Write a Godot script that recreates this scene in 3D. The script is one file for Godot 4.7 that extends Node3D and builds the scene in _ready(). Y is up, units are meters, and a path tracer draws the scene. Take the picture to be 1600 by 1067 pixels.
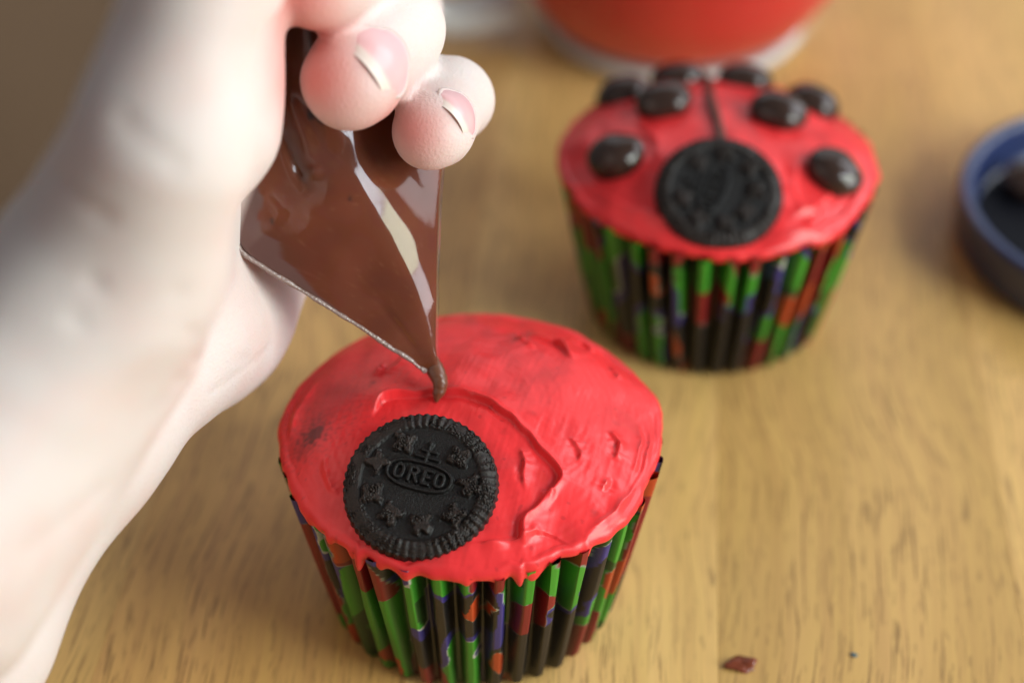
extends Node3D
# Close-up of two ladybird cupcakes on a wooden table: camera and light first, then the table, then the things.
const MM := 0.001
const PLEATS := 40

var noise := FastNoiseLite.new()
var rng := RandomNumberGenerator.new()
var mats := {}


func _ready() -> void:
	rng.seed = 20
	noise.seed = 11
	noise.noise_type = FastNoiseLite.TYPE_SIMPLEX_SMOOTH
	noise.frequency = 1.0
	noise.fractal_type = FastNoiseLite.FRACTAL_NONE
	set_camera_and_light()
	make_materials()
	make_table()
	make_measuring_cup()
	make_lid()
	make_shade_sheet()
	make_back_cupcake()
	make_front_cupcake()
	make_piping_bag()
	make_hand()
	make_crumbs()


# ---------------------------------------------------------------- camera, light
func set_camera_and_light() -> void:
	var cam := Camera3D.new()
	cam.name = "camera"
	cam.position = Vector3(7.4, 258.0, 235.0) * MM
	cam.rotation_degrees = Vector3(-40.0, 0, 0)
	var at := CameraAttributesPhysical.new()
	at.frustum_focal_length = 91.2
	at.frustum_focus_distance = 0.304
	at.exposure_aperture = 9.0
	cam.attributes = at
	cam.fov = 21.73
	cam.near = 0.02
	cam.far = 20.0
	cam.current = true
	add_child(cam)

	var env := Environment.new()
	env.background_mode = Environment.BG_COLOR
	env.background_color = Color(0.185, 0.185, 0.19).linear_to_srgb()
	env.tonemap_mode = Environment.TONE_MAPPER_LINEAR
	env.tonemap_exposure = 1.03
	env.sdfgi_enabled = true
	env.ssao_enabled = true
	env.ssil_enabled = true
	var we := WorldEnvironment.new()
	we.name = "world_environment"
	we.environment = env
	add_child(we)

	# daylight through the window to the right of the table
	area_light("window_light", Vector3(0.76, 0.67, 0.33), Vector3(0, 0.67, -0.03), Vector2(0.5, 0.22), Color(0.92, 0.96, 1.0), 0.54)
	area_light("window_light", Vector3(0.76, 0.435, 0.33), Vector3(0, 0.435, -0.03), Vector2(0.5, 0.22), Color(0.95, 1.0, 0.90), 0.48)
	area_light("window_light", Vector3(0.76, 0.20, 0.33), Vector3(0, 0.20, -0.03), Vector2(0.5, 0.22), Color(0.95, 0.97, 1.0), 0.34)
	area_light("window_light", Vector3(0.82, 0.55, -0.42), Vector3(0.0, 0.20, -0.03), Vector2(0.6, 0.6), Color(0.95, 0.97, 1.0), 0.46)
	# a second, wider window beyond the far side of the table: the sheen on the varnish and on the lid's rim
	area_light("window_light", Vector3(0.30, 0.80, -1.15), Vector3(0.30, 0.80, 0.0), Vector2(1.5, 0.8), Color(0.95, 0.98, 1.0), 0.30)


func area_light(called: String, at: Vector3, to: Vector3, size: Vector2, tint: Color, energy: float) -> void:
	var l := AreaLight3D.new()
	l.name = called
	l.area_size = size
	l.area_normalize_energy = true
	l.light_color = tint
	l.light_energy = energy
	l.shadow_enabled = true
	l.area_range = 6.0
	add_child(l, true)
	l.look_at_from_position(at, to, Vector3.UP)


# ---------------------------------------------------------------- small helpers
func thing(called: String, label: String, category: String, at := Vector3.ZERO, group := "") -> Node3D:
	var o := Node3D.new()
	o.name = called
	add_child(o, true)
	o.position = at
	describe(o, label, category, group)
	return o


func describe(o: Node, label: String, category: String, group := "") -> void:
	o.set_meta("label", label)
	o.set_meta("category", category)
	if group:
		o.set_meta("group", group)


func part(called: String, mesh: Mesh, mat: Material, parent: Node = self) -> MeshInstance3D:
	var o := MeshInstance3D.new()
	o.name = called
	o.mesh = mesh
	o.material_override = mat
	parent.add_child(o, true)
	return o


func smat(albedo: Color, rough: float, spec := 0.5) -> StandardMaterial3D:
	var m := StandardMaterial3D.new()
	m.albedo_color = albedo.linear_to_srgb()
	m.roughness = rough
	m.metallic_specular = spec
	return m


# Builds a mesh from a grid of nv rows of nu points; ring closes each row. Normals are averaged and turned outward.
func grid(p: PackedVector3Array, nu: int, nv: int, ring: bool, uv := PackedVector2Array(), col := PackedColorArray(), outward := true) -> ArrayMesh:
	var idx := PackedInt32Array()
	var nrm := PackedVector3Array()
	nrm.resize(p.size())
	var last := nu if ring else nu - 1
	var center := Vector3.ZERO
	for v in p:
		center += v
	center /= p.size()
	var side := 0.0
	for j in nv - 1:
		for i in last:
			var a := j * nu + i
			var b := j * nu + (i + 1) % nu
			var c := a + nu
			var d := b + nu
			var n := (p[d] - p[a]).cross(p[c] - p[b])
			side += n.dot(p[a] - center)
			nrm[a] += n
			nrm[b] += n
			nrm[c] += n
			nrm[d] += n
	var flip := (side < 0.0) if outward else false
	for j in nv - 1:
		for i in last:
			var a := j * nu + i
			var b := j * nu + (i + 1) % nu
			var c := a + nu
			var d := b + nu
			if flip:
				idx.append_array([a, b, c, b, d, c])
			else:
				idx.append_array([a, c, b, b, c, d])
	for k in nrm.size():
		nrm[k] = (-nrm[k] if flip else nrm[k]).normalized()
	return pack(p, nrm, idx, uv, col)


func pack(p: PackedVector3Array, nrm: PackedVector3Array, idx: PackedInt32Array, uv := PackedVector2Array(), col := PackedColorArray()) -> ArrayMesh:
	var arr := []
	arr.resize(Mesh.ARRAY_MAX)
	arr[Mesh.ARRAY_VERTEX] = p
	arr[Mesh.ARRAY_NORMAL] = nrm
	arr[Mesh.ARRAY_INDEX] = idx
	if uv.size():
		arr[Mesh.ARRAY_TEX_UV] = uv
	if col.size():
		arr[Mesh.ARRAY_COLOR] = col
	var m := ArrayMesh.new()
	m.add_surface_from_arrays(Mesh.PRIMITIVE_TRIANGLES, arr)
	return m


# A turned shape: profile of (radius, height) in millimetres.
func lathe(profile: PackedVector2Array, sides: int) -> ArrayMesh:
	var p := PackedVector3Array()
	for q in profile:
		for i in sides:
			var t := TAU * i / sides
			p.append(Vector3(q.x * cos(t), q.y, q.x * sin(t)) * MM)
	return grid(p, sides, profile.size(), true)


func rounded(points: PackedVector2Array, radius: float, steps := 5) -> PackedVector2Array:
	var out := PackedVector2Array()
	for i in points.size():
		if i == 0 or i == points.size() - 1:
			out.append(points[i])
			continue
		var a := points[i] + (points[i - 1] - points[i]).limit_length(minf(radius, points[i].distance_to(points[i - 1]) * 0.45))
		var b := points[i] + (points[i + 1] - points[i]).limit_length(minf(radius, points[i].distance_to(points[i + 1]) * 0.45))
		for k in steps + 1:
			var t := float(k) / steps
			out.append(a.lerp(points[i], t).lerp(points[i].lerp(b, t), t))
	return out


func spline(points: Array, t: float) -> Variant:
	var n := points.size() - 1
	var k := clampi(int(t), 0, n - 1)
	var f := t - k
	var a = points[maxi(k - 1, 0)]
	var b = points[k]
	var c = points[k + 1]
	var d = points[mini(k + 2, n)]
	return 0.5 * ((2.0 * b) + (c - a) * f + (2.0 * a - 5.0 * b + 4.0 * c - d) * f * f + (3.0 * b - a - 3.0 * c + d) * f * f * f)


# A tube through points (millimetres) with a radius at each.
func tube(points: Array, radii: Array, sides: int, rows: int, wob := 0.0) -> ArrayMesh:
	var p := PackedVector3Array()
	var n := points.size() - 1
	var up := Vector3.ZERO
	for j in rows + 1:
		var t := float(j) / rows * n
		var c: Vector3 = spline(points, t)
		var ahead: Vector3 = spline(points, minf(t + 0.02, n))
		var back: Vector3 = spline(points, maxf(t - 0.02, 0.0))
		var dir := (ahead - back).normalized()
		if up == Vector3.ZERO:
			up = dir.cross(Vector3(0.3, 0.8, 0.52)).normalized()
		up = (up - dir * up.dot(dir)).normalized()
		var side := dir.cross(up)
		var r: float = spline(radii, t)
		if j == 0 or j == rows:
			r *= 0.02
		for i in sides:
			var a := TAU * i / sides
			var q := up * cos(a) + side * sin(a)
			var w := 1.0 + wob * noise.get_noise_3dv((c + q * r) * 0.9)
			p.append((c + q * r * w) * MM)
	return grid(p, sides, rows + 1, true)


func noise_texture(freq: float, size: int, seed_: int, kind := FastNoiseLite.TYPE_SIMPLEX_SMOOTH, octaves := 4) -> NoiseTexture2D:
	var n := FastNoiseLite.new()
	n.seed = seed_
	n.noise_type = kind
	n.frequency = freq
	n.fractal_octaves = octaves
	var t := NoiseTexture2D.new()
	t.width = size
	t.height = size
	t.seamless = true
	t.noise = n
	return t


func make_materials() -> void:
	# frosting: sticky buttercream, slightly glossy, colour carried by the vertices
	var fr := smat(Color(1, 1, 1), 0.33, 0.45)
	fr.vertex_color_use_as_albedo = true
	fr.subsurf_scatter_enabled = true
	fr.subsurf_scatter_strength = 0.06
	fr.heightmap_enabled = true
	fr.heightmap_texture = noise_texture(0.02, 256, 5)
	fr.heightmap_scale = 0.004
	fr.uv1_triplanar = true
	fr.uv1_scale = Vector3(60, 60, 60)
	mats.frosting = fr
	mats.cake = smat(Color(0.03, 0.014, 0.008), 0.8)
	var ck := smat(Color(1, 1, 1), 0.46, 0.4)
	ck.vertex_color_use_as_albedo = true
	ck.heightmap_enabled = true
	ck.heightmap_texture = noise_texture(0.09, 512, 33, FastNoiseLite.TYPE_SIMPLEX, 4)
	ck.heightmap_scale = 0.008
	ck.uv1_triplanar = true
	ck.uv1_scale = Vector3(90, 90, 90)
	mats.cookie = ck
	var candy := smat(Color(0.034, 0.017, 0.012), 0.15, 0.5)
	candy.heightmap_enabled = true
	candy.heightmap_texture = noise_texture(0.015, 256, 9)
	candy.heightmap_scale = 0.008
	candy.uv1_triplanar = true
	candy.uv1_scale = Vector3(50, 50, 50)
	mats.candy = candy
	mats.piped = smat(Color(0.075, 0.028, 0.015), 0.35)
	var liner := smat(Color(1, 1, 1), 0.42, 0.5)
	liner.albedo_texture = liner_print()
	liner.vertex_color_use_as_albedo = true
	mats.liner = liner
	var choc := smat(Color(1, 1, 1), 0.55, 0.15)
	choc.vertex_color_use_as_albedo = true
	mats.filling = choc
	var film := smat(Color(1, 1, 1), 0.07, 0.45)
	film.albedo_color.a = 0.006
	film.transparency = BaseMaterial3D.TRANSPARENCY_ALPHA
	mats.film = film
	var seam := smat(Color(0.27, 0.19, 0.17), 0.2, 0.7)
	seam.heightmap_enabled = true
	seam.heightmap_texture = noise_texture(0.06, 256, 3)
	seam.heightmap_scale = 0.02
	seam.uv1_triplanar = true
	seam.uv1_scale = Vector3(120, 120, 120)
	mats.seam = seam
	var glass := smat(Color(0.97, 0.98, 0.97), 0.04)
	glass.albedo_color.a = 0.03
	glass.refraction_enabled = true
	glass.refraction_scale = 0.05
	mats.glass = glass
	var clear := smat(Color(1, 1, 1), 0.05, 0.3)
	clear.albedo_color.a = 0.004
	clear.transparency = BaseMaterial3D.TRANSPARENCY_ALPHA
	mats.clear = clear
	var glare_glass := smat(Color(0.92, 0.94, 0.95), 0.14)  # clear glass whitened: its bright reflections are put into the colour
	glare_glass.albedo_color.a = 0.6
	glare_glass.refraction_enabled = true
	glare_glass.refraction_scale = 0.05
	mats.glare_glass = glare_glass
	mats.blue = smat(Color(0.016, 0.027, 0.092), 0.3, 0.7)
	mats.liner_inside = smat(Color(0.004, 0.004, 0.007), 0.55, 0.25)
	mats.cup_fill = smat(Color(0.60, 0.012, 0.012), 0.4, 0.5)
	var skin := smat(Color(1, 1, 1), 0.5, 0.42)
	skin.vertex_color_use_as_albedo = true
	skin.subsurf_scatter_enabled = true
	skin.subsurf_scatter_strength = 0.12
	skin.heightmap_enabled = true
	skin.heightmap_texture = noise_texture(0.05, 512, 21, FastNoiseLite.TYPE_CELLULAR, 3)
	skin.heightmap_scale = 0.012
	skin.uv1_triplanar = true
	skin.uv1_scale = Vector3(70, 70, 70)
	mats.skin = skin
	var nail := smat(Color(1, 1, 1), 0.28, 0.5)
	nail.vertex_color_use_as_albedo = true
	mats.nail = nail
	var fold := smat(Color(0.63, 0.47, 0.44), 0.5, 0.42)
	fold.subsurf_scatter_enabled = true
	fold.subsurf_scatter_strength = 0.12
	mats.fold = fold


# ---------------------------------------------------------------- table
func wood_print(seed_: int) -> ImageTexture:
	# 60 mm across by 320 mm along the grain
	var w := 512
	var h := 1024
	var a := FastNoiseLite.new()
	a.seed = seed_
	a.frequency = 1.0
	a.fractal_octaves = 3
	var data := PackedByteArray()
	data.resize(w * h * 3)
	var row_shift := PackedFloat32Array()
	for y in h:
		row_shift.append(6.0 * a.get_noise_2d(y * 0.0021, 40.0))
	var k := 0
	for y in h:
		var v := y * 320.0 / h
		for x in w:
			var u := x * 60.0 / w + row_shift[y]
			var band := a.get_noise_2d(u * 0.035, v * 0.0028)
			var streak := a.get_noise_2d(u * 0.34 + 100.0, v * 0.010)
			var fine := a.get_noise_2d(u * 1.6 + 300.0, v * 0.045)
			var pore := a.get_noise_2d(u * 0.95 + 700.0, v * 0.042)
			var pore2 := a.get_noise_2d(u * 0.62 + 900.0, v * 0.075)
			var tone := 1.0 + 0.13 * band + 0.11 * streak + 0.08 * fine
			var dark := smoothstep(0.26, 0.44, pore) * (0.5 + 0.5 * band) + smoothstep(0.36, 0.5, pore2) * 0.35
			dark = clampf(dark, 0.0, 0.75)
			var c := Color(0.82 * tone, (0.49 + 0.02 * streak) * tone, (0.165 + 0.02 * band) * tone)
			c = c.lerp(Color(0.27, 0.14, 0.05), dark).linear_to_srgb()
			data[k] = clampi(int(c.r * 255.0), 0, 255)
			data[k + 1] = clampi(int(c.g * 255.0), 0, 255)
			data[k + 2] = clampi(int(c.b * 255.0), 0, 255)
			k += 3
	return ImageTexture.create_from_image(Image.create_from_data(w, h, false, Image.FORMAT_RGB8, data))


func make_table() -> void:
	var top := Node3D.new()
	top.name = "table_top"
	add_child(top)
	top.position = Vector3(47.5, 0, 0) * MM
	top.rotation_degrees.y = -4.9
	describe(top, "varnished light oak table top of wide glued staves", "table")
	top.set_meta("kind", "structure")
	var looks := []
	var tones := [Color(1, 1, 1), Color(0.93, 0.92, 0.9), Color(1.05, 1.06, 1.1), Color(0.97, 0.94, 0.92)]
	var prints := [wood_print(3), wood_print(8)]
	for k in 4:
		var m := StandardMaterial3D.new()
		m.albedo_texture = prints[k % 2]
		m.albedo_color = (Color(0.92, 0.92, 0.92) * tones[k]).clamp()
		m.roughness = 0.42
		m.metallic_specular = 0.5
		looks.append(m)
	var width := 57.5
	var gap := 0.02
	for k in range(-8, 8):
		var x0 := k * width + gap
		var x1 := (k + 1) * width - gap
		var z0 := -620.0
		var z1 := 330.0
		var e := 0.07
		var pr := [Vector2(x0, -24), Vector2(x0, -e), Vector2(x0 + e, 0), Vector2(x1 - e, 0), Vector2(x1, -e), Vector2(x1, -24)]
		var p := PackedVector3Array()
		var n := PackedVector3Array()
		var uv := PackedVector2Array()
		var idx := PackedInt32Array()
		var shift := Vector2(rng.randf(), rng.randf())
		for s in pr.size() - 1:
			var a: Vector2 = pr[s]
			var b: Vector2 = pr[s + 1]
			var nn := Vector3(-(b.y - a.y), b.x - a.x, 0).normalized()
			var base := p.size()
			for q in [[a, z0], [b, z0], [a, z1], [b, z1]]:
				var c: Vector2 = q[0]
				p.append(Vector3(c.x, c.y, q[1]) * MM)
				n.append(nn)
				uv.append(Vector2((c.x - x0) / 60.0 + shift.x, q[1] / 320.0 + shift.y))
			idx.append_array([base, base + 1, base + 2, base + 1, base + 3, base + 2])
		part("stave", pack(p, n, idx, uv), looks[posmod(k * 3 + 1, 4)], top)


# ---------------------------------------------------------------- cupcakes
func liner_print() -> ImageTexture:
	var w := 768
	var h := 144
	var n := FastNoiseLite.new()
	n.noise_type = FastNoiseLite.TYPE_SIMPLEX_SMOOTH
	n.fractal_type = FastNoiseLite.FRACTAL_NONE
	n.frequency = 1.0
	var data := PackedByteArray()
	data.resize(w * h * 3)
	var k := 0
	var r := 30.0
	for y in h:
		var v := y * 42.0 / h
		for x in w:
			var t := TAU * x / w
			var q := Vector3(cos(t) * r, v * 0.62, sin(t) * r)
			var wv := Vector3(0, n.get_noise_3dv(q * 0.2) * 3.0, 0)
			q = (q + wv) * 0.058
			var n1 := n.get_noise_3dv(q)
			var n2 := n.get_noise_3dv(q + Vector3(40, 7, 3))
			var n3 := n.get_noise_3dv(q * 1.25 + Vector3(9, 60, 31))
			var n4 := n.get_noise_3dv(q * 1.7 + Vector3(90, 16, 1))
			var c := Color(0.20, 0.55, 0.13)
			if n4 > 0.35:
				c = Color(0.12, 0.29, 0.09)
			if n1 > 0.10:
				c = Color(0.19, 0.17, 0.46)
				if n1 > 0.26:
					c = Color(0.085, 0.08, 0.095)
			elif n1 > 0.075 and n4 > 0.0:
				c = Color(0.68, 0.7, 0.66)
			if n2 > 0.27:
				c = Color(0.50, 0.06, 0.10)
			elif n2 > 0.245 and n4 < 0.1:
				c = Color(0.52, 0.54, 0.48)
			if n3 > 0.56:
				c = Color(0.68, 0.24, 0.09)
			elif n3 > 0.545 and n4 > -0.1:
				c = Color(0.55, 0.56, 0.5)
			data[k] = int(c.r * 255.0)
			data[k + 1] = int(c.g * 255.0)
			data[k + 2] = int(c.b * 255.0)
			k += 3
	var print_ := Image.create_from_data(w, h, false, Image.FORMAT_RGB8, data)
	print_.resize(w * 2, h * 2, Image.INTERPOLATE_CUBIC)
	return ImageTexture.create_from_image(print_)


# The pleated paper case: base radius rb, top radius rt, height h (mm). Pleats fold sharply outward and sag between.
func liner_mesh(rb: float, rt: float, h: float, seed_: int, turn: float) -> ArrayMesh:
	var per := 24
	var nu := PLEATS * per + 1
	var rows := 26
	var p := PackedVector3Array()
	var uv := PackedVector2Array()
	var col := PackedColorArray()
	rng.seed = seed_
	var amp := []
	var skew := []
	var tall := []
	for k in PLEATS:
		amp.append(rng.randf_range(0.75, 1.2))
		skew.append(rng.randf_range(-0.35, 0.35))
		tall.append(rng.randf_range(-0.6, 0.4))
	amp.append(amp[0])
	skew.append(skew[0])
	tall.append(tall[0])
	for j in rows + 3:
		var v := clampf(float(j - 2) / rows, 0.0, 1.0)
		for i in nu:
			var f := float(i) / per
			var k := int(f) % PLEATS
			var g := f - int(f)
			var crest: float = lerpf(amp[k], amp[k + 1], smoothstep(0.0, 1.0, g))
			var d := absf(g - 0.5) * 2.0        # 1 on a crest, 0 in a fold
			var s := smoothstep(0.08, 0.80, d + 0.05 * noise.get_noise_3d(f, v * 3.0, seed_))
			var a := lerpf(1.6, 4.2, v) * crest
			var sk: float = lerpf(skew[k], skew[k + 1], smoothstep(0.2, 0.8, g)) * v
			var t := TAU * (f + sk * pow(d, 2.0)) / PLEATS
			var y: float = h * v + v * v * lerpf(tall[k], tall[k + 1], smoothstep(0.3, 0.7, g))
			var r := lerpf(rb, rt, pow(v, 0.9)) + a * (s - 0.62)
			if j == 0:
				r = 0.0
				y = 0.4
			elif j == 1:
				r = rb - 1.6
				y = 0.25
			elif j == 2:
				y = 0.9
			p.append(Vector3(r * cos(t), y, r * sin(t)) * MM)
			uv.append(Vector2(f / PLEATS + turn, 1.0 - v))
			# shade in the folds painted into the colour, along with paper darkened by grease
			var soak_and_shade := clampf(1.0 - s + 0.25 * noise.get_noise_3d(f * 0.7, v * 2.5, seed_ + 9.0), 0.0, 1.0)
			var w := lerpf(1.0, 0.20, soak_and_shade) * (1.0 - 0.25 * smoothstep(0.75, 0.1, v))  # the lower part of the case is darkened too, as painted shade
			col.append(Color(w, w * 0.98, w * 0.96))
	return grid(p, nu, rows + 3, false, uv, col)


# Height of a line pressed or smeared into the frosting: raised on its left, dropping off sharply on its right.
func ridge_height(x: float, z: float, ridges: Array) -> float:
	var total := 0.0
	for r in ridges:
		var box: Rect2 = r.box
		if not box.has_point(Vector2(x, z)):
			continue
		var pts: PackedVector2Array = r.pts
		var best := 1e9
		var sign_ := 1.0
		var along := 0.0
		var q := Vector2(x + 0.4 * noise.get_noise_2d(x * 0.16, z * 0.16), z + 0.4 * noise.get_noise_2d(x * 0.16 + 60.0, z * 0.16))
		for k in pts.size() - 1:
			var a := pts[k]
			var ab := pts[k + 1] - a
			var t := clampf((q - a).dot(ab) / ab.length_squared(), 0.0, 1.0)
			var d := (q - a - ab * t)
			if d.length_squared() < best:
				best = d.length_squared()
				sign_ = signf(ab.cross(q - a))
				along = (k + t) / (pts.size() - 1)
		var dist := sqrt(best)
		var fade := smoothstep(0.0, r.ease, along) * smoothstep(0.0, r.ease, 1.0 - along) * (1.0 + 0.45 * noise.get_noise_2d(along * 5.0, r.up * 40.0))
		if sign_ * r.side > 0.0:
			total += r.up * fade * exp(-dist / r.out)
			total += r.lip * fade * exp(-dist * dist / 0.5)
		else:
			total += (r.up + r.lip) * fade * exp(-dist * dist / (r.drop * r.drop)) - r.dig * fade * exp(-pow((dist - 0.9) / 0.8, 2.0))
	return total


func ridge(points: Array, side: float, up: float, out: float, drop: float, lip := 0.25, dig := 0.12, ease_ := 0.22) -> Dictionary:
	# a smooth line through the given points
	var pts := PackedVector2Array()
	var n := points.size() - 1
	for j in n * 5 + 1:
		pts.append(spline(points, float(j) / 5.0))
	var box := Rect2(pts[0], Vector2.ZERO)
	for q in pts:
		box = box.expand(q)
	return {"pts": pts, "box": box.grow(maxf(out * 3.0, 3.0)), "side": side, "up": up, "out": out, "drop": drop, "lip": lip, "dig": dig, "ease": ease_}


func dome(r: float, h: float, a: float, rim: float) -> float:
	return h + a * (1.0 - pow(minf(1.0, r / rim), 2.4))


func frosting_mesh(rim: float, h: float, a: float, nr: int, nt: int, ridges: Array, drips: Array, spots: Array, seed_: int) -> ArrayMesh:
	var rows_edge := 12
	var rows := nr + rows_edge
	var p := PackedVector3Array()
	var col := PackedColorArray()
	p.resize(nt * (rows + 1))
	col.resize(p.size())
	var s0 := Vector3(seed_ * 13.7, seed_ * 3.1, 0)
	var reach := PackedFloat32Array()
	var hang := PackedFloat32Array()
	for i in nt:
		var t := TAU * i / nt
		var c := Vector3(cos(t), sin(t), 0)
		var w := noise.get_noise_3dv(c * 2.3 + s0) * 0.55 + noise.get_noise_3dv(c * 7.0 + s0) * 0.3
		var dr := 0.0
		for d in drips:
			var away: float = absf(wrapf(t - d.x, -PI, PI)) / d.z
			if away < 2.5:
				dr = maxf(dr, d.y * exp(-away * away))
		reach.append(rim + w + dr * 0.5 + 1.4 * smoothstep(-0.42, 0.15, -sin(t)))
		hang.append(dr)
	var base := Color(0.82, 0.036, 0.040)
	var crumb := Color(0.10, 0.012, 0.012)
	for j in rows + 1:
		for i in nt:
			var t := TAU * i / nt
			var edge := 1.6
			var r := 0.0
			var y := 0.0
			var far := reach[i]
			var on_top := 1.0
			if j <= nr:
				r = (far - edge) * pow(float(j) / nr, 0.9)
			else:
				var f := float(j - nr) / rows_edge * 2.5
				r = far - edge + edge * sin(f)
				on_top = 0.0
			var x := r * cos(t)
			var z := r * sin(t)
			var ridges_here := ridge_height(x, z, ridges)
			var n0 := noise.get_noise_3d(x * 0.055 + s0.x, z * 0.055, 1.0)
			var n1 := noise.get_noise_3d(x * 0.17 + s0.x, z * 0.10, 4.0)
			var n2 := noise.get_noise_3d(x * 0.55 + s0.x, z * 0.55, 9.0)
			# fine marks left by the spatula, drawn round the cake
			var drag := 0.045 * noise.get_noise_3d(r * 0.75 + 0.6 * sin(t * 2.0 + s0.x), cos(t) * 2.2 + s0.x, sin(t) * 2.2) * smoothstep(4.0, 16.0, r)
			drag += 0.03 * noise.get_noise_3d(x * 0.95 + z * 0.25 + s0.x, z * 0.09 - x * 0.04, 17.0)
			if j <= nr:
				y = dome(r, h, a, rim)
			else:
				var f := float(j - nr) / rows_edge * 2.5
				y = dome(far - edge, h, a, rim) - edge * (1.0 - cos(f)) * 0.95
				y -= hang[i] * smoothstep(0.5, 2.2, f) * 1.25
			y += (ridges_here + n0 * 0.75 + n1 * 0.24 + n2 * 0.02 + drag) * (1.0 if j <= nr else exp(-float(j - nr) * 0.3))
			p[j * nt + i] = Vector3(x, y, z) * MM
			var dark := clampf(noise.get_noise_3d(x * 0.12 + 50.0, z * 0.12, s0.x) * 0.22, 0.0, 0.2)
			dark += 0.25 * smoothstep(0.74, 0.84, noise.get_noise_3d(x * 0.45 + 20.0, z * 0.45, s0.x))
			for q in spots:
				var e: float = Vector2(x - q[0], z - q[1]).length() / q[2]
				if e < 2.5:
					dark += q[3] * exp(-e * e * (1.0 + 0.7 * noise.get_noise_2d(x * 0.9, z * 0.9)))
			col[j * nt + i] = base.lerp(crumb, clampf(dark, 0.0, 0.93))
	return grid(p, nt, rows + 1, true, PackedVector2Array(), col)


func rim_drips(seed_: int, from: float, to: float, most: float) -> Array:
	rng.seed = seed_
	var out := []
	for k in PLEATS:
		var t := TAU * k / PLEATS
		var v := rng.randf()
		var inside := t >= from and t <= to
		if inside and v > 0.4:
			out.append(Vector3(t + rng.randf_range(-0.02, 0.02), most * (0.35 + 0.65 * v), rng.randf_range(0.02, 0.038)))
	return out


# The wafer: a disc with a bevelled, ribbed edge, a ring of four-petal flowers and a raised word in an oval.
func stroke_dist(q: Vector2, strokes: Array) -> float:
	var best := 99.0
	for s in strokes:
		for k in s.size() - 1:
			var a: Vector2 = s[k]
			var ab: Vector2 = s[k + 1] - a
			var t := clampf((q - a).dot(ab) / ab.length_squared(), 0.0, 1.0)
			best = minf(best, (q - a - ab * t).length())
	return best


func oval(c: Vector2, rx: float, ry: float) -> Array:
	var o := []
	for k in 21:
		var t := TAU * k / 20
		o.append(c + Vector2(pow(absf(cos(t)), 0.8) * signf(cos(t)) * rx, pow(absf(sin(t)), 0.8) * signf(sin(t)) * ry))
	return o


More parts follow.
